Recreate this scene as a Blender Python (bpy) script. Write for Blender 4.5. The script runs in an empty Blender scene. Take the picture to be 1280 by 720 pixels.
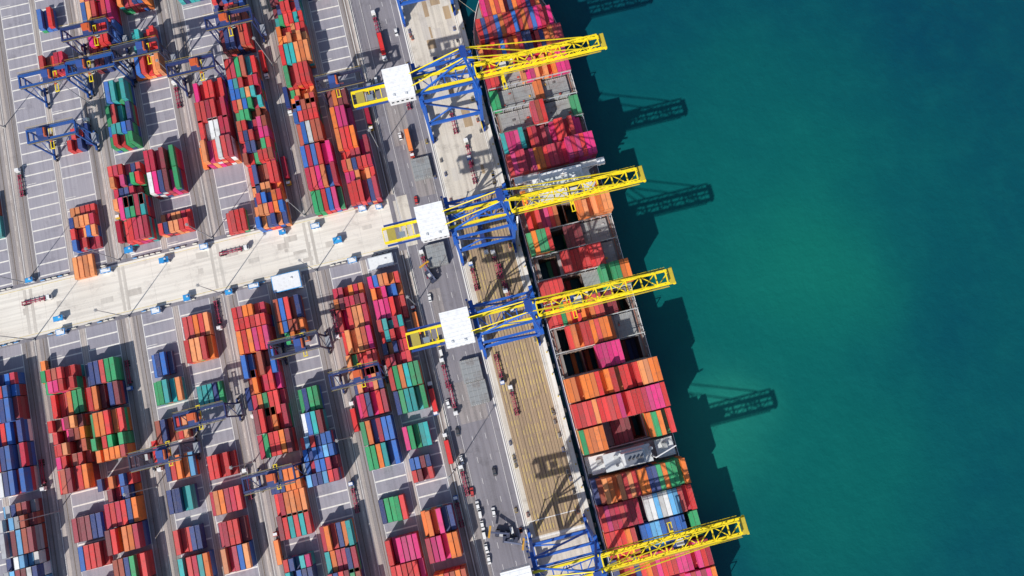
import bpy, math, random
from mathutils import Vector
random.seed(11)
R=random.random
TH=math.radians(14.1); S,C=math.sin(TH),math.cos(TH)
CAMH=366.0; TILT=math.radians(9.0); F=853.3
ct,st=math.cos(TILT),math.sin(TILT)
scene=bpy.context.scene
# ---------- survey helpers: photo plan -> port frame (b = towards sea, c = along quay) ----------
def P(px,py,z=0.0):
    dx=px-640.0; dy=360.0-py
    d=(CAMH-z)/(F*ct-dy*st)
    wx=dx*d; wy=(dy*ct+F*st)*d
    return (wx*C+wy*S, -wx*S+wy*C)
def c_at(b,py,z=0.0):
    dy=360.0-py
    wy=(CAMH-z)*(dy*ct+F*st)/(F*ct-dy*st)
    return (wy-b*S)/C
def place(o,b,c,z=0,rot=0):
    o.location=(b*C-c*S, b*S+c*C, z); o.rotation_euler=(0,0,TH+rot)
# ---------- materials ----------
def newmat(name):
    m=bpy.data.materials.new(name); m.use_nodes=True
    nt=m.node_tree; bs=nt.nodes["Principled BSDF"]
    return m,nt,bs
def nd(nt,t,**k):
    n=nt.nodes.new(t)
    for a,v in k.items(): setattr(n,a,v)
    return n
def noise(nt,scale,detail=4,rough=.55,mapscale=None,out='Fac'):
    tc=nd(nt,'ShaderNodeTexCoord'); mp=nd(nt,'ShaderNodeMapping')
    nt.links.new(tc.outputs['Object'],mp.inputs['Vector'])
    if mapscale: mp.inputs['Scale'].default_value=mapscale
    n=nd(nt,'ShaderNodeTexNoise'); n.inputs['Scale'].default_value=scale
    n.inputs['Detail'].default_value=detail; n.inputs['Roughness'].default_value=rough
    nt.links.new(mp.outputs['Vector'],n.inputs['Vector'])
    return n.outputs[out]
def mrange(nt,src,a,b,lo,hi):
    m=nd(nt,'ShaderNodeMapRange'); m.inputs[1].default_value=a; m.inputs[2].default_value=b
    m.inputs[3].default_value=lo; m.inputs[4].default_value=hi
    nt.links.new(src,m.inputs[0]); return m.outputs[0]
def mixc(nt,fac,a,b,mode='MIX'):
    m=nd(nt,'ShaderNodeMix',data_type='RGBA',blend_type=mode)
    if isinstance(fac,(int,float)): m.inputs[0].default_value=fac
    else: nt.links.new(fac,m.inputs[0])
    for i,v in ((6,a),(7,b)):
        if isinstance(v,tuple): m.inputs[i].default_value=(*v[:3],1)
        else: nt.links.new(v,m.inputs[i])
    return m.outputs[2]
def paint_mat(name,rough=.5,dirt=.35,dcol=(.10,.06,.045),nscale=.35,fade=.08):
    m,nt,bs=newmat(name)
    at=nd(nt,'ShaderNodeAttribute',attribute_name='Col')
    f=mrange(nt,noise(nt,nscale,3,.65),.50,.72,0,dirt)
    c=mixc(nt,f,at.outputs['Color'],dcol)
    f2=mrange(nt,noise(nt,2.2,2),.35,.7,0,fade)
    c=mixc(nt,f2,c,(.42,.38,.36))
    nt.links.new(c,bs.inputs['Base Color']); bs.inputs['Roughness'].default_value=rough
    return m
M_CONT=paint_mat('container_paint',.6,.34,nscale=.25,fade=.13)
M_STEEL=paint_mat('painted_steel',.5,.18,nscale=.5,fade=.05)
M_DECK=paint_mat('ship_deck_paint',.6,.5,(.12,.07,.05),.22,.2)
M_GLASS,nt,bs=newmat('dark_glass'); bs.inputs['Base Color'].default_value=(.02,.03,.04,1); bs.inputs['Roughness'].default_value=.1
def ground_mat(name,c1,c2,stain=(.06,.055,.06),streak=.4,big=.02,stainf=.6,rough=.85,along=True):
    m,nt,bs=newmat(name)
    f=mrange(nt,noise(nt,big,4,.6),.35,.65,0,1)
    c=mixc(nt,f,c1,c2)
    s=noise(nt,1.0,4,.6,(.55,.012,1) if along else (.012,.55,1))
    c=mixc(nt,mrange(nt,s,.42,.70,0,streak),c,stain)
    d=noise(nt,.11,5,.7)
    c=mixc(nt,mrange(nt,d,.54,.74,0,stainf),c,stain)
    g=noise(nt,1.6,2,.7)
    c=mixc(nt,mrange(nt,g,.3,.7,0,.25),c,tuple(min(.85,x*1.5) for x in c1))
    nt.links.new(c,bs.inputs['Base Color']); bs.inputs['Roughness'].default_value=rough
    bs.inputs['Specular IOR Level'].default_value=.2
    return m
M_ASPH=ground_mat('asphalt',(.20,.19,.215),(.26,.245,.265),streak=.4,stainf=.6)
M_PAD=ground_mat('yard_paving',(.27,.262,.305),(.36,.34,.37),stain=(.11,.10,.12),streak=.35,stainf=.55)
M_LANE=ground_mat('truck_lane',(.33,.295,.285),(.25,.23,.235),stain=(.085,.08,.085),streak=.75,stainf=.45)
M_RUN=ground_mat('runway_concrete',(.50,.44,.40),(.38,.335,.31),stain=(.15,.13,.12),streak=.6,stainf=.4)
M_ROAD=ground_mat('road_concrete',(.80,.75,.66),(.70,.64,.55),stain=(.36,.32,.28),streak=.45,stainf=.65,along=False)
M_RX=ground_mat('worn_concrete',(.50,.46,.41),(.62,.58,.52),stain=(.3,.27,.24),streak=.5,stainf=.6)
M_QUAY=ground_mat('quay_concrete',(.66,.60,.51),(.54,.48,.41),stain=(.24,.20,.17),streak=.5,stainf=.7)
M_TAN=ground_mat('apron_tan',(.44,.32,.195),(.34,.25,.165),stain=(.14,.10,.08),streak=.6,stainf=.6)
M_LINE=ground_mat('line_paint',(.82,.80,.76),(.74,.72,.68),stain=(.4,.38,.36),streak=.4,stainf=.5)
M_YLINE=ground_mat('yellow_line',(.78,.56,.10),(.6,.42,.12),stain=(.3,.24,.14),streak=.5)
M_DARK=ground_mat('dark_joint',(.13,.10,.075),(.17,.13,.09),streak=.2)
M_CREAM=ground_mat('sleeper_concrete',(.82,.79,.72),(.72,.68,.61),stain=(.36,.33,.30),streak=.35,stainf=.6)
# water
M_WATER,nt,bs=newmat('sea_water')
def plume(center,r0,r1,warp,seedscale):
    tc=nd(nt,'ShaderNodeTexCoord')
    nc=noise(nt,seedscale,3,.55,None,'Color')
    sc=nd(nt,'ShaderNodeVectorMath',operation='MULTIPLY_ADD'); nt.links.new(nc,sc.inputs[0])
    sc.inputs[1].default_value=(warp,warp,0); nt.links.new(tc.outputs['Object'],sc.inputs[2])
    mp=nd(nt,'ShaderNodeVectorMath',operation='DISTANCE')
    nt.links.new(sc.outputs[0],mp.inputs[0]); mp.inputs[1].default_value=(center[0]+warp/2,center[1]+warp/2,0)
    m=nd(nt,'ShaderNodeMapRange',interpolation_type='SMOOTHERSTEP')
    m.inputs[1].default_value=r0; m.inputs[2].default_value=r1; m.inputs[3].default_value=1; m.inputs[4].default_value=0
    nt.links.new(mp.outputs['Value'],m.inputs[0]); return m.outputs[0]
def scaled(src,k):
    m=nd(nt,'ShaderNodeMath',operation='MULTIPLY'); nt.links.new(src,m.inputs[0]); m.inputs[1].default_value=k; return m.outputs[0]
pa=plume(P(930,330,-4),10,185,120,.007)
pb=plume(P(900,545,-4),0,55,70,.016)
pc=plume(P(1050,620,-4),0,110,90,.009)
pd=plume(P(1010,330,-4),0,75,110,.012)
c=mixc(nt,mrange(nt,noise(nt,.005,4,.55),.4,.65,0,.7),(.0015,.052,.085),(.002,.080,.092))
c=mixc(nt,scaled(pa,.85),c,(.003,.118,.102)); c=mixc(nt,scaled(pd,.45),c,(.006,.165,.115)); c=mixc(nt,scaled(pb,.7),c,(.016,.21,.155)); c=mixc(nt,scaled(pc,.6),c,(.003,.125,.10))
c=mixc(nt,mrange(nt,noise(nt,.06,5,.65),.45,.75,0,.10),c,(.01,.2,.17))
nt.links.new(c,bs.inputs['Base Color']); bs.inputs['Roughness'].default_value=.22
bs.inputs['IOR'].default_value=1.33; bs.inputs['Specular IOR Level'].default_value=.4
bn=nd(nt,'ShaderNodeBump'); bn.inputs['Strength'].default_value=.55; bn.inputs['Distance'].default_value=.7
n1=noise(nt,.20,4,.6); nt.links.new(n1,bn.inputs['Height']); nt.links.new(bn.outputs[0],bs.inputs['Normal'])
# ---------- mesh builder ----------
class MB:
    def __init__(s): s.v=[];s.f=[];s.c=[];s.m=[]
    def q(s,pts,col,m=0):
        n=len(s.v); s.v+=pts; s.f.append(tuple(range(n,n+len(pts)))); s.c.append(col); s.m.append(m)
    def box(s,x,y,z,sx,sy,sz,col,m=0,top=None):
        n=len(s.v); x0,x1,y0,y1,z1=x-sx/2,x+sx/2,y-sy/2,y+sy/2,z+sz
        s.v+=[(x0,y0,z),(x1,y0,z),(x1,y1,z),(x0,y1,z),(x0,y0,z1),(x1,y0,z1),(x1,y1,z1),(x0,y1,z1)]
        for f in ((3,2,1,0),(4,5,6,7),(0,1,5,4),(1,2,6,5),(2,3,7,6),(3,0,4,7)):
            s.f.append(tuple(n+i for i in f)); s.c.append(top if (top and f[0]==4) else col); s.m.append(m)
    def beam(s,p0,p1,w,h,col,m=0):
        p0=Vector(p0);p1=Vector(p1); d=(p1-p0).normalized()
        up=Vector((0,0,1)) if abs(d.z)<.95 else Vector((0,1,0))
        sd=d.cross(up).normalized()*w/2; u=sd.normalized().cross(d).normalized()*h/2
        n=len(s.v)
        for p in (p0,p1):
            for a,b in ((-1,-1),(1,-1),(1,1),(-1,1)): s.v.append(tuple(p+sd*a+u*b))
        for f in ((0,1,2,3),(7,6,5,4),(0,4,5,1),(1,5,6,2),(2,6,7,3),(3,7,4,0)):
            s.f.append(tuple(n+i for i in f)); s.c.append(col); s.m.append(m)
    def cyl(s,p0,p1,r0,r1,col,k=10,m=0):
        p0=Vector(p0);p1=Vector(p1); d=(p1-p0).normalized()
        up=Vector((0,0,1)) if abs(d.z)<.95 else Vector((0,1,0))
        a=d.cross(up).normalized(); b=a.cross(d).normalized(); n=len(s.v)
        for p,r in ((p0,r0),(p1,r1)):
            for i in range(k):
                t=2*math.pi*i/k; s.v.append(tuple(p+a*r*math.cos(t)+b*r*math.sin(t)))
        for i in range(k):
            j=(i+1)%k; s.f.append((n+i,n+j,n+k+j,n+k+i)); s.c.append(col); s.m.append(m)
        s.f.append(tuple(n+i for i in range(k))[::-1]); s.c.append(col); s.m.append(m)
        s.f.append(tuple(n+k+i for i in range(k))); s.c.append(col); s.m.append(m)
    def cont(s,x,y,z,L,col,W=2.44,H=2.55):
        n=len(s.v); i=.16; x0,x1,y0,y1,z1=x-W/2,x+W/2,y-L/2,y+L/2,z+H; zr=z1-.07
        s.v+=[(x0,y0,z),(x1,y0,z),(x1,y1,z),(x0,y1,z),(x0,y0,z1),(x1,y0,z1),(x1,y1,z1),(x0,y1,z1),
              (x0+i,y0+i,zr),(x1-i,y0+i,zr),(x1-i,y1-i,zr),(x0+i,y1-i,zr)]
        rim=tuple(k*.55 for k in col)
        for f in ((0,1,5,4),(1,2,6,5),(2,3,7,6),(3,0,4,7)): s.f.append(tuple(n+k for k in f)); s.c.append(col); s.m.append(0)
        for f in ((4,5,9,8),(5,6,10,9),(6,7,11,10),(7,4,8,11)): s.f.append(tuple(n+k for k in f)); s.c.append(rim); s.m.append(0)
        s.f.append((n+8,n+9,n+10,n+11)); s.c.append(col); s.m.append(0)
    def mesh(s,name,mats):
        me=bpy.data.meshes.new(name); me.from_pydata(s.v,[],s.f)
        for m in mats: me.materials.append(m)
        me.polygons.foreach_set('material_index',s.m)
        at=me.color_attributes.new('Col','FLOAT_COLOR','CORNER')
        d=[]
        for f,c in zip(s.f,s.c):
            d+= [c[0],c[1],c[2],1.0]*len(f)
        at.data.foreach_set('color',d); me.update()
        return me
    def obj(s,name,mats,b=0,c=0,z=0,rot=0,parent=None):
        o=bpy.data.objects.new(name,s.mesh(name,mats)); scene.collection.objects.link(o)
        if parent: o.parent=parent; o.location=(b,c,z); o.rotation_euler=(0,0,rot)
        else: place(o,b,c,z,rot)
        return o
def sheet(name,rects,z,mat):
    mb=MB()
    for (b0,b1,c0,c1) in rects:
        mb.q([(b0,c0,0),(b1,c0,0),(b1,c1,0),(b0,c1,0)],(1,1,1))
    return mb.obj(name,[mat],0,0,z)
# ---------- colours ----------
PAL=dict(R=(.68,.022,.022),C=(.48,.008,.045),M=(.72,.008,.18),O=(.86,.19,.018),B=(.010,.13,.50),N=(.014,.040,.19),
 G=(.010,.33,.11),T=(.012,.38,.38),W=(.80,.80,.79),K=(.22,.014,.028),Y=(.36,.37,.40),P=(.86,.28,.09),L=(.12,.42,.74),E=(.42,.07,.03))
def col(k):
    c=PAL[k]; v=.66+.52*R(); d=.09*R()**2
    return tuple(min(.88,x*v*(1-d)+d*.5) for x in c)
# ---------- ground ----------
QE=24.7
mb=MB(); mb.box(-2000+QE-.0,0,-12,4000,6000,12,(1,1,1)); mb.obj('ground',[M_ASPH],0,0,0)
mb=MB(); mb.q([(-200,-4000,0),(5000,-4000,0),(5000,4000,0),(-200,4000,0)],(1,1,1)); mb.obj('water',[M_WATER],0,0,-4)
pairs=[-61.4,-112.8,-165.0,-215.6,-267.0,-318.0]
blocks=[]
for m in pairs: blocks+= [m+10.1,m-10.1]
RC0,RC1=94.0,120.5
secs=[(-170.0,RC0-3),(RC1+3,340.0)]
sheet('storage_yard_pavement',[(b-8.6,b+8.6,s0,s1) for b in blocks for s0,s1 in secs],.004,M_PAD)
gaps=[]
for i in range(len(pairs)-1):
    gaps.append((pairs[i+1]+18.75,pairs[i]-18.75))
gaps.append((pairs[0]+18.75,-36.5))
sheet('truck_lane',[(g0,g1,s0,s1) for g0,g1 in gaps for s0,s1 in secs],.004,M_LANE)
sheet('inner_lane',[(m-1.45,m+1.45,s0,s1) for m in pairs for s0,s1 in secs],.004,M_LANE)
runs=[]
for m in pairs:
    for w in (m-24.1,m+24.1): runs+= [(w-.8,w+.8,s0,s1) for s0,s1 in secs]
    runs+= [(m-1.25,m-.15,s0,s1) for s0,s1 in secs]+[(m+.15,m+1.25,s0,s1) for s0,s1 in secs]
sheet('crane_runway',runs,.008,M_RUN)
lad=[];edge=[];dks=[]
for b in blocks:
    for s0,s1 in secs:
        n=int((s1-s0)/6.5)
        for i in range(n):
            c=s0+1+i*6.5
            if R()<.97: lad.append((b-8.1,b+8.1,c,c+.72))
            if R()<.2: lad.append((b-8.1,b-2.5,c+1.5,c+1.75))
        for x in (b-8.55,b+8.25): edge.append((x,x+.3,s0,s1))
sheet('container_sleeper',lad,.008,M_CREAM)
sheet('yard_line_marking',edge,.012,M_LINE)
ll=[]
for g0,g1 in gaps:
    for s0,s1 in secs:
        gm=(g0+g1)/2
        ll.append((gm-.12,gm+.12,s0,s1)); dks.append((g0+2.2,g0+2.55,s0,s1)); dks.append((g1-2.55,g1-2.2,s0,s1))
        k=s0+3
        while k<s1-5: ll.append((g0+5.2-.0,g0+5.35,k,k+3)); k+=9
sheet('lane_line_marking',ll,.012,M_LINE)
sheet('tyre_track',dks,.010,M_DARK)
sheet('access_road',[(-420,-40.5,RC0-1,RC1+1)],.012,M_ROAD)
jj=[]
k=-46.0
while k>-400:
    jj.append((k,k+.12,RC0,RC1)); k-=random.uniform(9,24)
sheet('road_joint',jj,.016,M_RX)
pt=[]
for i in range(26):
    b=-50-R()*330; c=RC0+2+R()*18; pt.append((b,b+random.uniform(2,9),c,c+random.uniform(1.5,4)))
for i,p in enumerate(pt): sheet('road_repair_patch',[p],.0175+.0012*(i%10),M_RX)
sheet('road_edge_marking',[(-420,-41,RC0+.3,RC0+.5),(-420,-41,RC1-.5,RC1-.3)],.034,M_YLINE)
xr=[]
for m in pairs:
    for w in (m-24.1,m+24.1): xr.append((w-.8,w+.8,RC0+.97,RC1-.97))
sheet('runway_crossing',xr,.0305,M_RX)
# quay apron
sheet('quay_apron_pavement',[(-9.0,22.6,-400,-72),(-9.0,22.6,112,600),(-9,-5.5,-72,112),(20.2,22.6,-72,112)],.004,M_QUAY)
sheet('apron_lane_pavement',[(-5.5,20.2,-72,112)],.004,M_TAN)
dj=[];
for k in range(15):
    x=-4.4+k*1.66
    dj.append((x,x+(.42 if k%2 else .22),-71,111))
sheet('apron_drain',dj,.008,M_DARK)
yl=[]
for k in range(14):
    x=-3.7+k*1.66
    for j in range(30):
        c=-70+j*6.1
        if R()<.6: yl.append((x,x+.22,c,c+random.choice([4.4,5.5,2.5])))
sheet('apron_lane_marking',yl,.008,M_YLINE)
sheet('apron_cross_marking',[(-9,20,-73.4,-72.6),(-9,20,-64.5,-64.1)],.012,M_LINE)
pt=[]
for i in range(30):
    b=-4+R()*20; c=116+R()*120; pt.append((b,b+random.uniform(1.5,6),c,c+random.uniform(3,12)))
for i,p in enumerate(pt): sheet('apron_repair_patch',[p],.0052+.0012*(i%10),M_TAN if i%3==0 else M_RX)
sheet('quay_coping',[(22.6,QE,-400,600)],.006,M_CREAM)
rl=[]
for x in (-8.5,21.0): rl+= [(x-.6,x-.12,-400,600),(x+.12,x+.6,-400,600)]
sheet('crane_rail_bed',rl,.019,M_CREAM)
sheet('crane_rail',[(x-.1,x+.1,-400,600) for x in (-8.5,21.0)],.024,M_DARK)
mk=[(-10.2,-9.6,-400,600),(-36.3,-36.0,-400,600),(-31,-30.85,-400,92),(-31,-30.85,122,600),(-13.5,-13.35,-400,600)]
sheet('road_marking',mk,.010,M_LINE)
mk=[]
for x in (-18.5,-25.5):
    for k in range(50): mk.append((x,x+.16,-150+k*11,-150+k*11+3.0))
sheet('road_lane_dash',mk,.010,M_LINE)
sheet('quay_road_patch',[(-29.5,-14.5,-8,14),(-30,-24,40,66),(-24,-14,118,150),(-35.9,-31.5,-120,-20),(-30,-20,150,190)],.004,M_LANE)
sheet('quay_road_slab',[(-35.8,-30,92.5,121.5)],.006,M_QUAY)
mb=MB()
for k in range(40):
    c=-150+k*12.0
    mb.cyl((23.7,c,0),(23.7,c,.7),.32,.22,(.6,.42,.03)); mb.cyl((23.7,c,.7),(23.7,c,.95),.45,.4,(.6,.42,.03))
mb.obj('mooring_bollard_row',[M_STEEL])
mb=MB()
for k in range(40):
    c=-146+k*12.0
    mb.box(QE+.75,c,-3.4,1.1,2.2,3.2,(.02,.02,.02)); mb.box(QE+.13,c,-3.6,.24,2.8,3.5,(.1,.1,.1))
mb.obj('quay_fender_row',[M_STEEL])
# ---------- yard stacks ----------
def stack(bi,y0,y1,t,pal,rows=6,off=0,dens=1.0):
    b=blocks[bi]; zt=t*2.2
    c1=c_at(b,y0,zt); c0=c_at(b,y1,zt)
    nb=max(1,round((c1-c0)/12.75)); 
    mb=MB(); x0=-(6-1)/2*2.78
    cb=c0
    pal=pal+random.choice(['B','T','O','RP','','E','R'])
    for i in range(nb):
        yc=i*12.75+6.4
        twenty=R()<.34
        segs=[(yc,12.19)] if not twenty else [(yc-3.15,6.06),(yc+3.15,6.06)]
        for (yy,L) in segs:
            bt=max(1,min(t, t-(R()<.25)-(R()<.12)))
            cur=random.choice(pal)
            for r in range(off,off+rows):
                if R()>dens: continue
                h=bt-(R()<.20)-(R()<.10)
                if R()<.05: h-=2
                h=max(1,h)
                for k in range(h):
                    if R()<.60: cur=random.choice(pal)
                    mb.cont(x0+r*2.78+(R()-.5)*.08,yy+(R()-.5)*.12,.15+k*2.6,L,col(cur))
    mb.obj('container_stack',[M_CONT],b,cb,0)
A='RROCMGNBTKOE'
D=[ # block idx, y0,y1,tiers,palette,rows,off
 (0,110,185,4,'OOCMRK',4,0),(0,175,252,4,'CRMRCN',6,0),(0,-60,-10,3,'RRGN'),
 (1,-40,28,4,'RRGTKN'),(1,30,80,4,'GRTOOP'),(1,80,132,4,'OORPRG',5,0),(1,134,178,4,'BRGNW',5,0),(1,182,262,4,'RCGOMR',6,0),
 (2,-50,15,4,'RNKNBR'),(2,20,60,4,'KNRRE'),(2,68,150,4,'BGRCTRP',6,0),(2,160,230,4,'RRGMCN',6,0),(2,222,282,4,'ROORNP',6,0),
 (3,105,152,4,'RCRMRO'),(3,152,200,5,'RMCRRWC'),(3,262,290,2,'GGCTR',4,1),(3,-60,-5,3,'RNTG'),
 (4,40,62,3,'RNTM',5,1),(4,66,92,3,'RRPO',6,0),(4,182,240,4,'NRGMWCK'),(4,258,290,3,'CNKR',6,0),(4,-50,5,4,A),
 (5,-40,52,4,'RRGNMCP'),(5,60,85,2,'NBK',3,0),(5,112,182,4,'GTNRGB',5,1),(5,205,260,4,'RCMRGN'),(5,245,300,5,'MRCRGCO',5,1),
 (6,5,35,2,'GGRN',3,1),(6,62,92,2,'RKRC',5,0),(6,165,190,2,'RRN',3,3),(6,270,312,2,'NBRC',5,1),(6,318,345,2,'MMMC',4,0),
 (7,448,520,4,'RRTGMER'),(7,515,615,4,'RKREEOMR'),(7,655,676,2,'RGCKN',6,0),(7,692,712,2,'RRBC',5,1),(7,735,800,3,A),
 (6,455,510,4,'GNNOGK'),(6,505,575,4,'OGGNROG'),(6,600,690,4,'NNKCRRB'),(6,705,760,3,'RNGW'),
 (5,440,470,2,'RNB',4,1),(5,470,505,3,'BTGNR',5,1),(5,512,552,3,'CRPN',6,0),(5,556,600,3,'ORNLG',5,1),(5,602,640,3,'BLNR',5,0),(5,655,690,2,'BNRK',5,0),(5,700,760,3,A),
 (4,400,452,3,'OOGCRP',5,1),(4,470,510,3,'GRTCN',5,1),(4,570,598,2,'RRCB',5,1),(4,620,642,2,'CROK',6,0),(4,660,715,3,'KNCRB',5,1),
 (3,385,470,5,'RRMOCRE'),(3,470,520,4,'RGMRCO'),(3,518,570,4,'GRCROK',6,0),(3,588,615,3,'OPRN',6,0),(3,625,645,2,'RROC',6,0),(3,655,672,2,'GBKR',6,0),(3,690,760,3,'MRNB',5,0),
 (2,368,428,4,'OGNBOR',5,0),(2,498,545,4,'GGTNWK',4,1),(2,545,605,4,'BLNRCN',6,0),(2,655,720,4,'RCMNGTO',6,0),(2,720,780,4,A),
 (1,348,385,3,'CCRK',6,0),(1,388,440,4,'RMCRP'),(1,440,470,4,'GGRGT'),(1,472,520,4,'MRCNN'),(1,520,585,4,'NBGCOT'),(1,632,652,2,'TNGR',5,0),(1,678,770,4,'RRCMR',6,0),
 (0,328,400,4,'OOMRBP'),(0,400,455,4,'RCNTPO',5,0),(0,455,515,4,'GTNRGO'),(0,515,560,3,'MRCNG',5,0),(0,562,600,3,'RNRK',4,0),(0,630,700,4,'OORNMC'),(0,700,780,4,'OEORR'),
 (8,460,530,4,'NNCRKB'),(8,530,620,4,'NWNCRB'),(8,630,760,4,'WLNWYK'),(8,250,300,2,A),
 (9,100,200,3,A),(9,420,600,4,A),(10,200,330,4,A),(10,450,640,4,A),
]
for d in D: stack(*d)
# ---------- quay crane ----------
BL=(.006,.10,.46); BD=(.008,.05,.27); YE=(.90,.70,.006); WH=(.85,.85,.84); GR=(.25,.26,.27)
def quay_crane(c,tro=50.0,sp=22.0):
    mb=MB(); G=45.0
    for x in (0,29.5):
        mb.box(x,0,2.2,1.5,26,1.8,BL)
        for y in (-9,9):
            mb.beam((x,y,4),(x,y,G),1.5,1.7,BL)
            for yy in (y-3.2,y+3.2) :
                mb.box(x,yy,1.0,1.0,4.4,1.2,BD)
                for w in (-1.5,-.5,.5,1.5): mb.cyl((x-.35,yy+w,.42),(x+.35,yy+w,.42),.4,.4,(.05,.05,.05))
        mb.box(x,0,16.5,1.3,17,1.5,BL); mb.box(x,0,G-2.6,1.8,24,2.2,BL)
        if x==0:
            mb.beam((x,-9,17),(x,0,30),.6,.6,BL); mb.beam((x,9,17),(x,0,30),.6,.6,BL)
    for y in (-9,9):
        mb.beam((0,y,15.5),(29.5,y,15.5),1.3,1.6,BL); mb.beam((0,y,G-1.4),(29.5,y,G-1.4),1.1,1.4,BL)
        mb.beam((0,y,G-2),(29.5,y,17),.8,.8,BL); mb.beam((0,y,17),(14.7,y,30.5),.6,.6,BL)
        mb.beam((29,y,G),(25,y*.28,66),1.0,1.0,BL); mb.beam((0,y*.6,G+1),(25,y*.28,66),.7,.7,BL)
        mb.beam((27.2,y*.66,G+11),(12,y*.45,G+11),.45,.45,BL)
    mb.beam((25,-3.4,66),(25,3.4,66),1.6,1.4,BL); mb.beam((27.5,-6.6,55),(27.5,6.6,55),.7,.7,BL)
    mb.box(25,0,66.8,3.2,5.5,.3,BD)
    for y in (-3.2,3.2):
        mb.beam((-33,y*1.1,G),(29,y*1.1,G),1.0,1.6,YE)
        mb.beam((30,y,G-.6),(96.5,y,G-.6),1.15,1.2,YE); mb.beam((30,y*.9,G+2.8),(93,y*.9,G+2.8),.5,.5,YE)
        n=11
        for i in range(n):
            x0=30+i*63/n; x1=30+(i+1)*63/n; xm=(x0+x1)/2
            mb.beam((x0,y,G-.6),(xm,y*.9,G+2.8),.25,.25,YE); mb.beam((xm,y*.9,G+2.8),(x1,y,G-.6),.25,.25,YE)
        s=1 if y>0 else -1
        mb.box(62,y+s*1.25,G-1.2,64,.6,.08,(.35,.27,.04)); mb.beam((30,y+s*1.6,G-.1),(94,y+s*1.6,G-.1),.1,.1,YE)
        mb.beam((25,y*.8,66),(57,y,G+3),.4,.4,YE); mb.beam((25,y*.8,66),(86,y,G+3),.4,.4,YE)
        mb.beam((25,y*.8,66),(-14,y*1.1,G+1),.4,.4,YE)
        mb.box(13,y*1.1+s*1.5,G-.2,36,1.1,.1,BL); mb.beam((-5,y*1.1+s*2.1,G+.9),(31,y*1.1+s*2.1,G+.9),.12,.12,BL)
    n=9
    for i in range(n+1):
        x=30+i*66/n
        mb.beam((x,-3.2,G-.2),(x,3.2,G-.2),.6,.6,YE)
        if i<n:
            x1=x+66/n
            mb.beam((x,-3.2,G+.3),(x1,3.2,G+.3),.42,.4,YE)
            if i%2: mb.beam((x,3.2,G-.3),(x1,-3.2,G-.3),.42,.4,YE)
    mb.box(96.8,0,G-1.2,.9,8.4,1.6,YE); mb.box(95.6,0,G+1.1,2.6,7.4,.12,(.55,.42,.03))
    mb.beam((93,-3,G+2.8),(93,3,G+2.8),.6,.6,YE)
    for i in range(7):
        x=-33+i*2.9; mb.beam((x,-3.5,G),(x,3.5,G),.35,.5,YE)
    mb.box(-29,0,G+.6,4.0,7.5,.15,(.4,.32,.06)); mb.box(-20,5.0,G-.2,24,1.0,.12,BD); mb.box(-20,-5.0,G-.2,24,1.0,.12,BD)
    mb.box(-24,-1.5,G+.9,3,2.5,1.2,(.2,.25,.3))
    for i in range(5): mb.beam((1+i*6.4,-4,G+.2),(1+i*6.4,4,G+.2),.6,.8,BL)
    for i in range(4):
        a=-4 if i%2 else 4; mb.beam((1+i*6.4,a,G+.5),(7.4+i*6.4,-a,G+.5),.4,.4,BL)
    mb.box(-8.5,0,G+1.2,13,16.5,5.6,(.74,.75,.76)); mb.box(-8.5,0,G+6.8,13.5,17,.25,(.87,.88,.89))
    for i in range(9): mb.box(-8.5,-7.6+i*1.9,G+7.05,13.2,.1,.06,(.72,.73,.75))
    for (x,y) in ((-12,-6),(-6,-6.5)): mb.box(x,y,G+7.05,1.1,1.1,.4,(.6,.62,.64))
    mb.box(-1.6,0,G+1.3,.3,12,2.2,(.3,.32,.34)); 
    for i in range(5): mb.box(-8.5+(-5+i*2.4),-8.3,G+3.5,1.2,.1,1.2,(0,0,0),1)
    mb.box(tro,0,G-2.2,6.5,5.4,1.2,BD); mb.box(tro,0,G-1,3.5,3,1.2,(.6,.6,.6))
    mb.box(tro+4.6,2.2,G-4.8,2.2,2.2,2.6,WH); mb.box(tro+4.6,2.2,G-4.3,2.25,2.25,1.3,(0,0,0),1)
    for (x,y) in ((-1.1,-2.4),(1.1,-2.4),(-1.1,2.4),(1.1,2.4)): mb.beam((tro+x,y,G-2),(tro+x,y,sp+1.2),.08,.08,(.03,.03,.03))
    mb.box(tro,0,sp+.5,1.6,5,.9,YE); mb.box(tro-.8,0,sp,.35,12,.5,YE); mb.box(tro+.8,0,sp,.35,12,.5,YE)
    mb.box(tro,6,sp,2.3,.4,.5,YE); mb.box(tro,-6,sp,2.3,.4,.5,YE)
    for i in range(8):
        z=4+i*5; s=1 if i%2 else -1
        mb.beam((-1.6,9+1.8-s*1.6,z),(-1.6,9+1.8+s*1.6,z+5),.7,.15,(.5,.5,.5)); mb.box(-1.6,9+1.8+s*1.9,z+5,1.0,.9,.1,BL)
    for y in (-8,8): mb.box(30.7,y,G-2,1,1,.6,(.8,.8,.8))
    mb.cyl((29.5-1.2,-12,5),(29.5-.9,-12,5),2.3,2.3,(.7,.5,.02),16)
    mb.box(0.2,-5,4.0,2.2,3.6,2.4,(.7,.72,.74)); 
    mb.obj('quay_crane',[M_STEEL,M_GLASS],-8.5,c,0)
quay_crane(160.5,44,30); quay_crane(88.7,62,28); quay_crane(36.5,50,18); quay_crane(-81.3,66,30); quay_crane(233,55,32)
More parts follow.
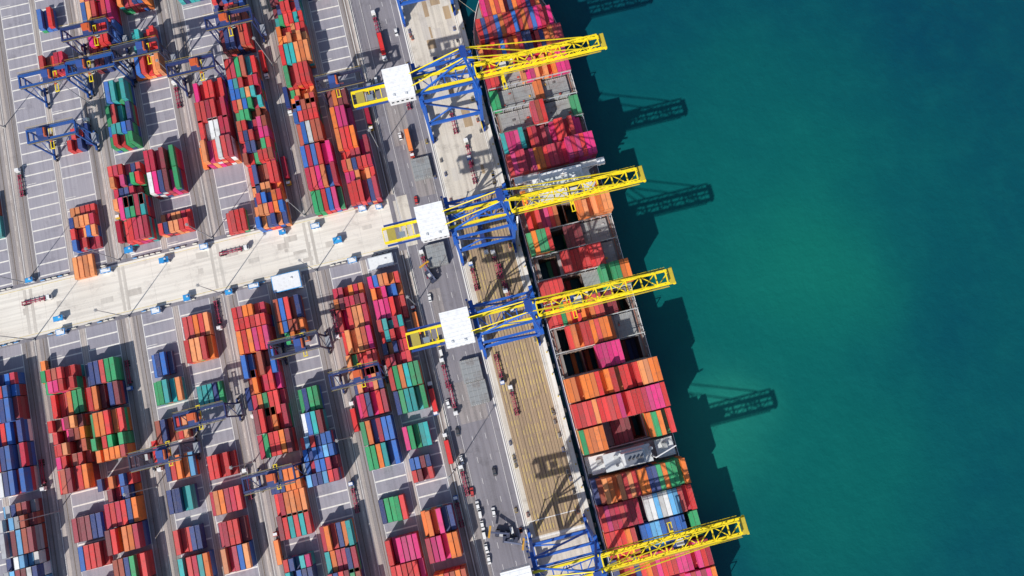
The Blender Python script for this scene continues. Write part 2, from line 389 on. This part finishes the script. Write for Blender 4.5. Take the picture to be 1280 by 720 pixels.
# ---------- yard gantry crane ----------
def rtg(bi,py,tx=0,colr=0):
    b=blocks[bi]; side=1 if bi%2==0 else -1
    m=b-10.1*side; bc=m+side*12.4; c=c_at(bc,py,18)
    mb=MB(); K=[(.010,.028,.13),(.010,.075,.30),(.018,.022,.06)][colr]; H=20.5; hs=11.7
    for x in (-hs,hs):
        mb.box(x,0,1.5,.9,11.5,1.0,K); mb.box(x,0,H-3,.5,7.5,.8,K)
        for y in (-3.4,3.4):
            mb.beam((x,y,2.4),(x,y*.95,H),.7,.8,K)
            for w in (-1.1,1.1):
                yy=y*1.35+w
                mb.cyl((x-.35,yy,.78),(x+.35,yy,.78),.78,.78,(.02,.02,.02),12)
        mb.beam((x,-3.4,2.6),(x,3.4,H-3.5),.3,.3,K)
    for y in (-3.3,3.3):
        mb.box(0,y,H,2*hs+2.4,1.0,1.6,K); mb.box(0,y*1.33,H+1.2,2*hs+1.5,.6,.08,(.09,.10,.13))
        mb.beam((-hs-1,y*1.45,H+2.2),(hs+1,y*1.45,H+2.2),.1,.1,(.5,.35,.03))
    for x in (-hs-.9,hs+.9): mb.box(x,0,H+.1,.7,6.4,1.2,K)
    mb.box(hs+1.4,0,3.0,2.4,5.5,2.6,(.12,.16,.3)); mb.box(hs+1.4,0,5.6,2.5,5.6,.12,(.3,.32,.36)); mb.box(-hs-1.1,1.5,3.0,1.4,3.2,2.2,(.5,.5,.5))
    mb.box(tx,0,H+1.62,5.4,7.6,.5,(.02,.05,.18)); mb.box(tx-.6,.6,H+2.12,3.4,3.4,1.5,(.60,.10,.02) if colr==0 else (.03,.08,.3)); mb.cyl((tx+1.7,-2.6,H+2.9),(tx+1.7,2.2,H+2.9),.7,.7,(.5,.1,.03),12)
    mb.box(tx+2.8,-2.4,H-2.8,1.8,1.9,2.4,WH); mb.box(tx+2.8,-2.4,H-2.4,1.84,1.94,1.3,(0,0,0),1)
    for x in (-.9,.9):
        for y in (-2,2): mb.beam((tx+x,y,H),(tx+x,y,15.8),.07,.07,(.02,.02,.02))
    mb.box(tx-.8,0,15,.35,12,.45,YE); mb.box(tx+.8,0,15,.35,12,.45,YE); mb.box(tx,0,15.3,1.4,4,.7,(.5,.1,.02))
    for y in (-6,6): mb.box(tx,y,15,2.3,.4,.45,YE)
    mb.obj('yard_gantry_crane',[M_STEEL,M_GLASS],bc,c,0)
for r in [(5,42,2,0),(6,100,3,1),(6,168,-4,1),(3,86,3,0),(2,28,-2,0),(0,104,-3,2),(2,432,3,2),(1,470,2,0),(4,520,-3,0),(5,570,4,2),(3,598,2,0),(4,66,4,2),(5,84,-4,1)]:
    rtg(*r)
# ---------- ship ----------
ship=bpy.data.objects.new('container_ship',None); scene.collection.objects.link(ship); SB=51.0
place(ship,SB,0,0)
HW=24.0; DK=9.0
def hw(c):
    if c>188: return HW*max(0,1-((c-188)/50)**2.1)
    if c<-112: return HW-3*((-112-c)/25)**2
    return HW
sts=[-137,-130,-120,-112]+[-100+i*24 for i in range(12)]+[188,192,196,200,204,208,212,216,220,224,228,231,234,236,237.3,238]
sts=sorted(set(sts))
mb=MB(); HC=(.03,.05,.13)
def ring(c):
    h=hw(c); t=max(0,(c-175)/64); wl=h*(1-.55*t**1.3) if c>175 else h
    return [(w,c-(6*t if z<0 else 0),z) for w,z in ((h,DK+1.1),(h,DK),(wl,-2.5),(wl*.95,-9))]
rs=[ring(c) for c in sts]
for a,b in zip(rs[:-1],rs[1:]):
    for s in (1,-1):
        for k in range(3):
            cc=HC if k<2 else (.25,.03,.02)
            if k==0: cc=(.75,.76,.77)
            pts=[(s*a[k][0],a[k][1],a[k][2]),(s*a[k+1][0],a[k+1][1],a[k+1][2]),(s*b[k+1][0],b[k+1][1],b[k+1][2]),(s*b[k][0],b[k][1],b[k][2])]
            mb.q(pts,cc)
        mb.beam((s*a[0][0],a[0][1],DK+1.15),(s*b[0][0],b[0][1],DK+1.15),.3,.1,(.7,.71,.72))
a=rs[0]; mb.q([(a[0][0],a[0][1],a[0][2]),(a[3][0],a[3][1],a[3][2]),(-a[3][0],a[3][1],a[3][2]),(-a[0][0],a[0][1],a[0][2])],HC)
mb.obj('hull',[M_STEEL],parent=ship)
mb=MB(); DC=(.20,.17,.155); DG=(.27,.285,.29)
fw=[c for c in sts if c>=188]
mb.q([(hw(c),c,DK) for c in fw]+[(-hw(c),c,DK) for c in reversed(fw)],(.22,.25,.24))
af=[c for c in sts if c<=-112]
mb.q([(-hw(c),c,DK) for c in reversed(af)]+[(hw(c),c,DK) for c in af],DC)
HX=20.6
for s in (1,-1):
    x0,x1=sorted((s*HX,s*HW)); mb.q([(x0,-112,DK),(x1,-112,DK),(x1,188,DK),(x0,188,DK)],DC)
baysC=[170,157,144,131,118,86.5,73.5,60.5,47.5,34.5,21.5,8.5,-4.5,-17.5,-30.5,-55.5,-68.5,-81.5,-94.5]
strip=[]
edges=sorted([(c-5.8,c+5.8) for c in baysC])
last=-112
for e0,e1 in edges:
    strip.append((last,e0)); last=e1
strip.append((last,188))
for a,b in strip: mb.q([(-HX,a,DK),(HX,a,DK),(HX,b,DK),(-HX,b,DK)],DC)
for s in (-1,1):
    for k in range(57): 
        mb.box(s*23.2,-108+k*5.05,DK,.5,1.2,.9,(.3,.3,.3))
    mb.box(s*22.2,38,DK,.25,295,.3,(.35,.1,.05))
for s in (-1,1):
    mb.cyl((s*4,223,DK+1.2),(s*1.2,223,DK+1.2),1.2,1.2,(.1,.25,.15),12); mb.box(s*3,226,DK,1,3,1.3,(.3,.3,.3))
    mb.beam((0,219,DK+2.2),(s*12,215.6,DK+2.2),.5,4.2,WH)
mb.cyl((0,229,DK),(0,229,DK+14),.5,.25,WH)
mb.obj('deck',[M_DECK],parent=ship)
bays={208.5:[(.0,1,4,'RROCNM')],196:[(.0,1,4,'RRBOCMN')],
183:[(0,.45,3,'RROB'),(.45,1,4,'RCMNO')],170:[(0,.15,1,'RC'),(.42,1,2,'OORPM')],157:[(0,.1,1,'GR'),(.55,.62,1,'O')],
144:[(.42,.60,3,'RRCE'),(.9,1,1,'G')],131:[(.0,.26,3,'MMTN'),(.3,.55,2,'CRO'),(.58,.95,3,'RRCMW')],118:[(0,.33,4,'MCMR'),(.33,.7,3,'RORC'),(.7,1,5,'MMRCN')],
86.5:[(.05,.40,2,'RROM'),(.62,1,5,'OOOP')],73.5:[(0,.27,4,'OOGR'),(.40,.62,1,'RK')],60.5:[(.34,.8,2,'RROR')],
47.5:[(0,.27,2,'RRN'),(.66,1,5,'OGGO')],34.5:[(0,.2,2,'GTR'),(.2,.62,2,'OROR'),(.65,.8,1,'K')],21.5:[(.18,.70,3,'OORPR')],
8.5:[(.44,.70,4,'MMM')],-4.5:[(0,.30,5,'OOPO'),(.30,.5,5,'RMOR'),(.5,.78,6,'RORR'),(.78,1,6,'OOP')],
-17.5:[(0,.36,5,'RRPR'),(.36,1,6,'RRCRM')],-30.5:[(0,.27,5,'OOOG'),(.35,.6,1,'NK'),(.72,1,5,'OGRO')],
-55.5:[(0,.1,4,'EN'),(.1,.5,5,'OORPO'),(.5,.68,5,'NBO'),(.68,1,5,'OGOGG')],-68.5:[(0,.42,4,'CMRR'),(.46,.86,4,'WLLW'),(.86,1,4,'CR')],
-81.5:[(0,.30,4,'OORO'),(.36,.85,4,'BBNL'),(.88,1,3,'G')],-94.5:[(0,.3,4,'RRN'),(.3,1,5,'RCMRO')],-107.5:[(0,1,5,'ROMRC')],-120.5:[(0.03,.97,5,'RGOMB')]}
openh={86.5:[1,2],73.5:[1],60.5:[0],47.5:[1],21.5:[0],8.5:[0,1,3],34.5:[3],-30.5:[2]}
for cb,segs in bays.items():
    mb=MB(); op=openh.get(cb,[]); mc=MB()
    xs=[-20.6,-10.3,0,10.3,20.6]
    if cb in baysC:
        for x in (-20.6,20.6): mb.box(x,cb,DK-.2,.5,12.1,1.0,(.25,.24,.22))
        for s in (-1,1): mb.box(0,cb+s*5.95,DK-.2,40.7,.35,1.0,(.25,.24,.22))
        for p in range(4):
            xc=(xs[p]+xs[p+1])/2
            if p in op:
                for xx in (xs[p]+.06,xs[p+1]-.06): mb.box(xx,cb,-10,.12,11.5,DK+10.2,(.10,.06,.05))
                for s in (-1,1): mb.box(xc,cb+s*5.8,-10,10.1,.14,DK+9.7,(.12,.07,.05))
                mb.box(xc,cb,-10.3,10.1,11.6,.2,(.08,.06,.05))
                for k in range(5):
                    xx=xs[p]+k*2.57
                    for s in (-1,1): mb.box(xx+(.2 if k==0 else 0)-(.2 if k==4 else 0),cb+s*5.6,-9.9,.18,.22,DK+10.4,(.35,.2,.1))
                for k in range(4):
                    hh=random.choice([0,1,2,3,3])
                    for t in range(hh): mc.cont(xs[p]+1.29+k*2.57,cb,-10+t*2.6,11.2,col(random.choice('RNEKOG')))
            else:
                mb.box(xc,cb,DK+.4,10.1,12.0,.9,DG if R()<.7 else (.30,.30,.30))
                for k in range(5): mb.box(xs[p]+.3+k*2.42,cb,DK+1.3,.14,11.8,.07,(.40,.40,.39))
                for s in (-1,1):
                    for k in range(9): mb.box(xs[p]+.6+k*1.14,cb+s*5.6,DK+1.3,.3,.3,.16,(.6,.58,.5))
                for k in range(3): mb.box(xc,cb-3+k*3,DK+1.3,9.8,.1,.05,(.15,.15,.15))
                for k in range(2): mb.box(xc+random.uniform(-4,4),cb+random.uniform(-4,4),DK+1.3,random.uniform(.6,1.6),random.uniform(.5,1.2),.5,random.choice([(.7,.4,.05),(.5,.5,.5),(.1,.1,.1),(.5,.05,.03)]))
    else:
        mb.box(0,cb,DK,min(2*hw(cb+6)-4,40),12,1.2,DG)
    for s in (-1,1):
        for q in (-5.5,5.5):
            if hw(cb)>23: mb.box(s*22.8,cb+q,DK,.5,.6,1.3,(.3,.3,.3))
    if cb in baysC or cb<-100:
        yc=cb-6.47
        mb.box(0,yc,DK+5.2,47,.46,.12,(.45,.48,.52)); mb.beam((-23.5,yc,DK+6.3),(23.5,yc,DK+6.3),.08,.08,(.5,.5,.3))
        for k in range(10): mb.box(-23.3+k*5.17,yc,DK,.28,.4,5.2,(.42,.44,.48))
    mb.obj('hatch_and_lashing_bridge',[M_DECK],parent=ship)
    w=hw(cb+6)-.35; N=19
    if cb>190: w+=1.0
    for (f0,f1,t,pal) in segs:
        cur=random.choice(pal); ta=t
        for k in range(N):
            fc=(k+.5)/N
            if fc<f0 or fc>=f1: continue
            x=-23.5+2.475*(k+.5)
            if abs(x)+1.25>w: continue
            if k%4==0: ta=max(1,t-(R()<.25))
            h=max(1,ta-(R()<.12))
            z0=DK+1.35
            for j in range(h):
                if R()<(.45 if j==h-1 else .6): cur=random.choice(pal)
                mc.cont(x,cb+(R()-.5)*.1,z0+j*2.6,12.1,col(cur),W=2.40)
    mc.obj('deck_container_bay',[M_CONT],parent=ship)
mb=MB(); cb=99.5
mb.box(0,cb,DK,30,8.5,21,(.76,.77,.78))
for fl in range(7):
    z=DK+2.6+fl*2.9
    for s in (-1,1): 
        mb.box(0,cb+s*4.7,z-.9,34,1.0,.12,(.5,.52,.53))
        for k in range(14): mb.box(-14+k*2.15,cb+s*4.27,z,.8,.06,.8,(0,0,0),1)
mb.box(0,cb+.5,DK+21,22,9,3.2,(.8,.81,.82)); mb.box(0,cb+4.6,DK+22,47,2.6,.3,(.7,.71,.72)); mb.box(0,cb+5.05,DK+22.6,21.6,.1,1.2,(0,0,0),1)
for s in (-1,1):
    mb.box(s*21.5,cb+4.2,DK+22.3,4,3.2,2.3,(.8,.81,.82)); mb.beam((s*14.5,cb+4,DK+14),(s*22,cb+4.4,DK+22),.35,.35,(.7,.7,.7))
    mb.box(s*17,cb+5.9,DK+22.3,11,.1,1.1,(.8,.8,.8)); mb.box(s*17,cb+3.3,DK+22.3,11,.1,1.1,(.8,.8,.8))
    mb.box(s*19.5,cb-.5,DK+6,2.8,7.4,1.6,(.85,.22,.02)); mb.box(s*19.5,cb-.5,DK+7.6,2.0,5.5,.8,(.85,.25,.03))
    mb.box(s*19.5,cb+4,DK,.3,.3,10,(.6,.6,.6)); mb.box(s*19.5,cb-5,DK,.3,.3,10,(.6,.6,.6)); mb.box(s*16.8,cb,DK+5.6,3.4,9.5,.2,(.6,.62,.63))
mb.box(0,cb-1,DK+24.2,20,6,.15,(.6,.65,.65)); mb.beam((0,cb,DK+24),(0,cb,DK+34),.7,.7,WH)
mb.box(0,cb,DK+29,6,.5,.3,WH); mb.box(0,cb,DK+31.5,3.8,.4,.4,WH); mb.cyl((6,cb-1,DK+24.3),(6,cb-1,DK+26.3),1.2,1.2,WH,12); mb.cyl((-7,cb-2,DK+24.3),(-7,cb-2,DK+25.8),.9,.9,WH,12)
for k in range(6): mb.box(-9+k*3.4,cb-3,DK+24.35,1,1.4,.5,(.5,.5,.52))
mb.obj('bridge_superstructure',[M_STEEL,M_GLASS],parent=ship)
mb=MB(); cb=-43
mb.box(0,cb,DK,46,8.5,1.5,(.45,.46,.46)); mb.box(-3,cb,DK,22,7.5,12,(.62,.64,.66)); mb.box(-3,cb,DK+12,24,8.6,.2,(.6,.62,.63))
mb.box(-1,cb,DK+12,11,6.4,7,(.66,.67,.68)); mb.box(-1,cb,DK+19,9,5.2,1.6,(.16,.18,.22))
for k in range(4):
    mb.cyl((-4+k*2,cb,DK+20),(-4+k*2,cb,DK+22),.5,.5,(.08,.08,.08))
for s in (-1,1):
    mb.box(s*17,cb,DK,6,7.8,7,(.55,.57,.58)); mb.box(s*17,cb,DK+7,9,8.8,.18,(.66,.68,.68)); mb.box(s*17,cb+1,DK+7.2,2.6,2.6,1.4,(.4,.42,.42))
    for k in range(6): mb.beam((s*(12.5+k*1.8),cb-4.3,DK+7.2),(s*(12.5+k*1.8),cb-4.3,DK+8.3),.1,.1,WH)
    mb.beam((s*12.5,cb-4.3,DK+8.3),(s*21.5,cb-4.3,DK+8.3),.14,.14,WH); mb.beam((s*12.5,cb+4.3,DK+8.3),(s*21.5,cb+4.3,DK+8.3),.14,.14,WH)
    mb.cyl((s*9,cb+2,DK+12),(s*9,cb+2,DK+14.5),.9,.9,(.5,.52,.52)); mb.cyl((s*9,cb-2,DK+12),(s*9,cb-2,DK+13.8),.7,.7,(.3,.3,.3))
mb.beam((9,cb-2,DK+12),(9,cb-2,DK+21),.4,.4,WH); mb.beam((9,cb-2,DK+21),(20,cb+1,DK+20),.5,.5,WH)
mb.obj('funnel_casing',[M_STEEL,M_GLASS],parent=ship)
mb=MB(); mb.beam((-25,92,DK+.5),(-27.5,80,1),.9,.25,(.7,.7,.7)); 
for c0,c1 in ((212,230),(205,190),(-110,-128),(112,100)): mb.beam((-hw(c0)*.98,c0,DK+.6),(-27.3,c1,.8),.12,.12,(.6,.55,.4))
mb.obj('gangway_and_mooring_line',[M_STEEL],parent=ship)
# ---------- light masts ----------
def mast_mesh():
    mb=MB(); mb.box(0,0,0,1.2,1.2,.6,(.5,.48,.45)); mb.cyl((0,0,.6),(0,0,30),.30,.13,(.30,.31,.33),12)
    mb.cyl((0,0,29.6),(0,0,29.8),.6,.6,(.3,.3,.3),12)
    for k in range(6):
        t=k*math.pi/3; mb.box(.75*math.cos(t),.75*math.sin(t),29.3,.35,.35,.3,(.35,.36,.37))
    return mb.mesh('light_mast',[M_STEEL])
MM=mast_mesh()
def inst(name,me,b,c,rot=0):
    o=bpy.data.objects.new(name,me); scene.collection.objects.link(o); place(o,b,c,0,rot); return o
for g in (-87.1,-138.9,-190.3,-241.3):
    for c in (-88,0,91.3,123.4,215): inst('light_mast',MM,g,c)
for c in (-30,60,150): inst('light_mast',MM,-38.6,c)
# ---------- kiosks / buildings ----------
def building(name,px,py,sx,sy,h,wall,roof,trim):
    b,c=P(px,py,h); mb=MB()
    mb.box(0,0,0,sx,sy,h,wall); mb.box(0,0,h,sx+.5,sy+.5,.2,trim); mb.box(0,0,h+.2,sx-.3,sy-.3,.12,roof)
    for k in range(int(sx//2.2)): 
        mb.box(-sx/2+1.3+k*2.2,-sy/2-.02,h*.4,1.1,.08,h*.35,(0,0,0),1); mb.box(-sx/2+1.3+k*2.2,sy/2+.02,h*.4,1.1,.08,h*.35,(0,0,0),1)
    mb.box(sx/2+.02,0,0,.08,1.1,2.1,(.15,.2,.3)); mb.box(sx*.2,sy*.15,h+.32,1.0,.8,.4,(.6,.6,.6))
    mb.obj(name,[M_STEEL,M_GLASS],b,c)
building('yard_office',358,352,15,9,4,(.6,.62,.64),(.8,.81,.82),(.02,.30,.68))
building('yard_office',476,327,13,6.5,3.5,(.6,.62,.64),(.78,.8,.8),(.5,.55,.6))
for (px,py) in ((318,357),(440,325),(205,325),(196,388),(74,398),(75,415),(255,308),(130,338),(420,300),(300,268),(36,350),(160,312),(232,372),(284,365),(452,260),(474,258),(352,290),(392,282)):
    building('utility_kiosk',px+random.uniform(-2,2),py,random.uniform(3,5.5),random.uniform(2,3.2),2.6,(.65,.68,.7),random.choice([(.75,.77,.78),(.02,.30,.65),(.03,.35,.7)]),(.03,.25,.6))
mb=MB()
for bb in blocks:
    for k in range(5):
        for cc in (RC0-1.8,RC1+1.8):
            if R()<.25: continue
            mb.box(bb-6.4+k*3.2,cc,0,2.4,.6,.4,(.6,.58,.52)); mb.box(bb-6.4+k*3.2,cc,.4,2.3,.3,.6,(.7,.68,.6) if R()<.6 else (.04,.28,.65))
mb.obj('road_barrier_row',[M_STEEL])
mb=MB()
for s0,s1 in ((-170,90),(124,340)):
    n=int((s1-s0)/4)
    for k in range(n): mb.box(-36.9,s0+k*4,0,.12,.12,2.2,(.6,.6,.6))
    for z in (.5,1.2,2.1): mb.beam((-36.9,s0,z),(-36.9,s1-4,z),.06,.06,(.6,.6,.6))
    mb.box(-36.9,(s0+s1)/2-1,0,.4,s1-s0,.35,(.6,.57,.5))
mb.obj('fence',[M_STEEL])
# lashing gear cages and cones on the apron (one mass of small things)
mb=MB()
for c0 in (160.5,88.7,36.5,-20,-60,125,200):
    for k in range(9):
        x=random.choice([-6.8,-6.2,18.6,19.2,-12.2]); y=c0+random.uniform(-16,16)
        cl=random.choice([(.6,.1,.03),(.05,.15,.5),(.7,.5,.05),(.4,.4,.4),(.75,.75,.7)])
        mb.box(x,y,.15,1.2,2.3,.12,cl)
        for dx in (-.55,.55):
            for dy in (-1.1,1.1): mb.box(x+dx,y+dy,.02,.1,.1,1.3,cl)
        mb.box(x,y-1.1,.9,1.1,.06,.12,cl); mb.box(x,y+1.1,.9,1.1,.06,.12,cl); mb.box(x,y,.27,1.0,2.0,.5,(.15,.13,.12))
mb.obj('lashing_gear_cages',[M_STEEL])
def hatchpile(px,py,n=2):
    b,c=P(px,py,n*1.1); mb=MB()
    for i in range(n):
        z=.3+i*1.15; ox=(R()-.5)*.5
        mb.box(ox,0,z,10.3,12.4,.85,(.25,.27,.28))
        if i==n-1:
            for k in range(5): mb.box(ox-4.7+k*2.35,0,z+.85,.16,12,.08,(.42,.44,.44))
            for k in range(4): mb.box(ox,-4.5+k*3,z+.85,10,.14,.05,(.12,.13,.13))
            for s in (-1,1):
                for k in range(9): mb.box(ox-4.4+k*1.1,s*5.8,z+.85,.3,.3,.18,(.65,.63,.55))
    for x in (-4,4):
        for y in (-5,5): mb.box(x,y,0,.6,.6,.3,(.2,.15,.1)); 
    mb.obj('hatch_cover_pile',[M_DECK],b,c)
for a in ((527,210,2),(589,463,2),(597,491,2),(546,318,3)): hatchpile(*a)
# ---------- vehicles ----------
def truck_mesh(cab,cont=None,nm='container_truck'):
    mb=MB()
    mb.box(0,7.0,.9,2.4,2.2,1.0,cab); mb.box(0,6.8,1.9,2.2,1.7,1.2,cab); mb.box(0,7.68,2.1,2.0,.08,.8,(0,0,0),1)
    mb.box(0,7.0,3.1,2.0,1.4,.12,(.8,.8,.8)); mb.box(0,4.2,.8,1.0,4.4,.35,(.06,.06,.06)); mb.box(.9,5.2,.8,.5,1.2,.8,(.3,.3,.3))
    for y in (7.1,3.6): 
        for x in (-1.0,1.0): mb.cyl((x-.18,y,.5),(x+.18,y,.5),.5,.5,(.02,.02,.02),12)
    tc=(.35,.03,.08)
    for x in (-.55,.55): mb.box(x,-2,1.15,.3,12.6,.4,tc)
    for k in range(6): mb.box(0,-8+k*2.4,1.2,2.5,.25,.3,tc)
    for y in (-5.2,-6.5,-7.6):
        for x in (-1.0,1.0): mb.cyl((x-.22,y,.5),(x+.22,y,.5),.5,.5,(.02,.02,.02),12)
    if cont: mb.cont(0,-2,1.58,12.19,cont)
    return mb.mesh(nm,[M_STEEL,M_GLASS])
TR=[truck_mesh((.75,.75,.73)),truck_mesh((.75,.75,.73),col('R')),truck_mesh((.7,.45,.03),col('C')),truck_mesh((.04,.15,.45)),truck_mesh((.75,.75,.7),col('N')),truck_mesh((.5,.05,.03),col('O')),truck_mesh((.7,.7,.7))]
def truck(px,py,k,rot=0): 
    b,c=P(px,py,1.5); inst('container_truck',TR[k],b,c,rot)
pi=math.pi
for t in ((586,190,0,0),(628,348,0,pi),(556,466,0,0),(592,345,3,0),(624,462,3,pi),(531,330,0,.05),(508,120,0,0),(478,60,1,pi),(642,500,0,0),(604,300,4,pi),(560,560,1,0),(566,150,3,0),(520,400,5,0),(541,500,3,pi),
          (590,212,3,0),(636,372,3,pi),(620,330,0,0),(598,262,0,pi),(548,90,4,pi),(470,30,0,0),(493,110,6,0),(566,500,6,pi),(580,600,0,0),(512,180,5,pi)): truck(*t)
for i,(b,c) in enumerate([(-82.7,60),(-82.7,10),(-91.5,150),(-91.5,-30),(-134,30),(-134,170),(-143,80),(-143,210),(-186,15),(-186,140),(-194.6,60),(-194.6,200),(-236,70),(-236,180),(-246,20),(-40.5,10),(-40.5,170),(-40.8,-50),(-82.6,190),(-134,-45),(-186,250),(-143.5,-10),(-91.4,215)]):
    inst('container_truck',TR[i%7],b,c,0 if i%2 else pi)
for i,(b,c,r) in enumerate([(-128,113,-pi/2),(-236,112,-pi/2)]): inst('container_truck',TR[[0,6][i]],b,c,r)
def car_mesh(cl,van=False):
    mb=MB()
    L=2.25; prof=[(-L,.35),(-L,.95),(-1.9,1.0),(-1.35 if not van else -2.1,1.5 if not van else 1.95),(.5 if not van else 1.2,1.5 if not van else 1.95),(1.15 if not van else 1.8,.98 if not van else 1.1),(L-.1,.85),(L,.35)]
    if van: prof[2]=(-2.2,1.4)
    w=[.88,.9,.88,.72,.72,.86,.84,.85]
    Lp=[(-w[i],p[0],p[1]) for i,p in enumerate(prof)]; Rp=[(w[i],p[0],p[1]) for i,p in enumerate(prof)]
    for i in range(len(prof)-1):
        g=i in (2,4); mb.q([Lp[i],Rp[i],Rp[i+1],Lp[i+1]],cl if not g else (0,0,0),1 if g else 0)
    mb.q(Lp[::-1],cl); mb.q(Rp,cl)
    for s in (-1,1): mb.q([(s*.89,-1.5,1.0),(s*.885,.9,1.0),(s*.76,.45,1.42),(s*.76,-1.2,1.42)][::s],(0,0,0),1)
    for y in (-1.35,1.4):
        for x in (-.85,.85): mb.cyl((x-.1,y,.33),(x+.1,y,.33),.33,.33,(.02,.02,.02),12)
    return mb.mesh('parked_car',[M_STEEL,M_GLASS])
CM=[car_mesh((.8,.8,.8)),car_mesh((.78,.78,.76),True),car_mesh((.05,.05,.06)),car_mesh((.5,.03,.03)),car_mesh((.7,.5,.05),True)]
for i,(px,py,k) in enumerate([(597,632,0),(600,642,1),(603,657,0),(605,668,1),(608,686,0),(611,700,0),(572,540,2),(548,428,4),(551,440,1),(537,372,0),(520,250,3),(500,170,0),(640,664,1),(495,40,0),(577,575,0),(470,100,1),(618,590,2),(560,505,0),(617,640,0),(590,615,3)]):
    b,c=P(px,py,1); inst('parked_car',CM[k],b,c,random.choice([0,pi])+random.uniform(-.06,.06))
def reach(px,py,rot):
    b,c=P(px,py,3); mb=MB(); K=(.03,.04,.08)
    mb.box(0,0,.9,3.0,7.5,1.3,K); mb.box(0,-3,2.2,3.2,1.8,.9,K); mb.box(-.2,.6,2.2,1.6,1.8,1.7,(.5,.5,.5)); mb.box(-.2,.7,2.6,1.65,1.9,.9,(0,0,0),1)
    mb.beam((.9,-3,3.6),(.9,6,6.5),.8,.9,(.1,.12,.2)); mb.box(.9,6.6,5.2,6,1.0,.6,(.6,.3,.02))
    for y in (-2.6,2.6):
        for x in (-1.5,1.5): mb.cyl((x-.35,y,.85),(x+.35,y,.85),.85,.85,(.015,.015,.015),14)
    mb.obj('reach_stacker',[M_STEEL,M_GLASS],b,c,0,rot)
reach(628,668,1.2); reach(638,675,-1.9); reach(538,345,.4)
# ---------- light / world / camera ----------
w=bpy.data.worlds.new("World"); scene.world=w; w.use_nodes=True
nt=w.node_tree; bg=nt.nodes['Background']; sk=nt.nodes.new('ShaderNodeTexSky'); sk.sky_type='NISHITA'; sk.sun_disc=False
EL=math.radians(36.6); AZ=math.radians(58)
sk.sun_elevation=EL; sk.sun_rotation=math.radians(212)
nt.links.new(sk.outputs[0],bg.inputs[0]); bg.inputs[1].default_value=.11
sun=bpy.data.lights.new('sun','SUN'); sun.energy=5.0; sun.angle=math.radians(.7); sun.color=(1,.96,.90)
so=bpy.data.objects.new('sun',sun); scene.collection.objects.link(so)
d=Vector((math.cos(AZ)*math.cos(EL),math.sin(AZ)*math.cos(EL),-math.sin(EL)))
so.rotation_euler=d.to_track_quat('-Z','Y').to_euler(); so.location=(-200,-200,300)
cam=bpy.data.cameras.new('camera'); co=bpy.data.objects.new('camera',cam); scene.collection.objects.link(co)
cam.sensor_width=36; cam.lens=F/1280*36; cam.clip_end=12000; cam.clip_start=1
co.location=(0,0,CAMH); co.rotation_euler=(TILT,0,0); scene.camera=co
scene.view_settings.view_transform='Standard'; scene.view_settings.look='None'; scene.view_settings.exposure=0
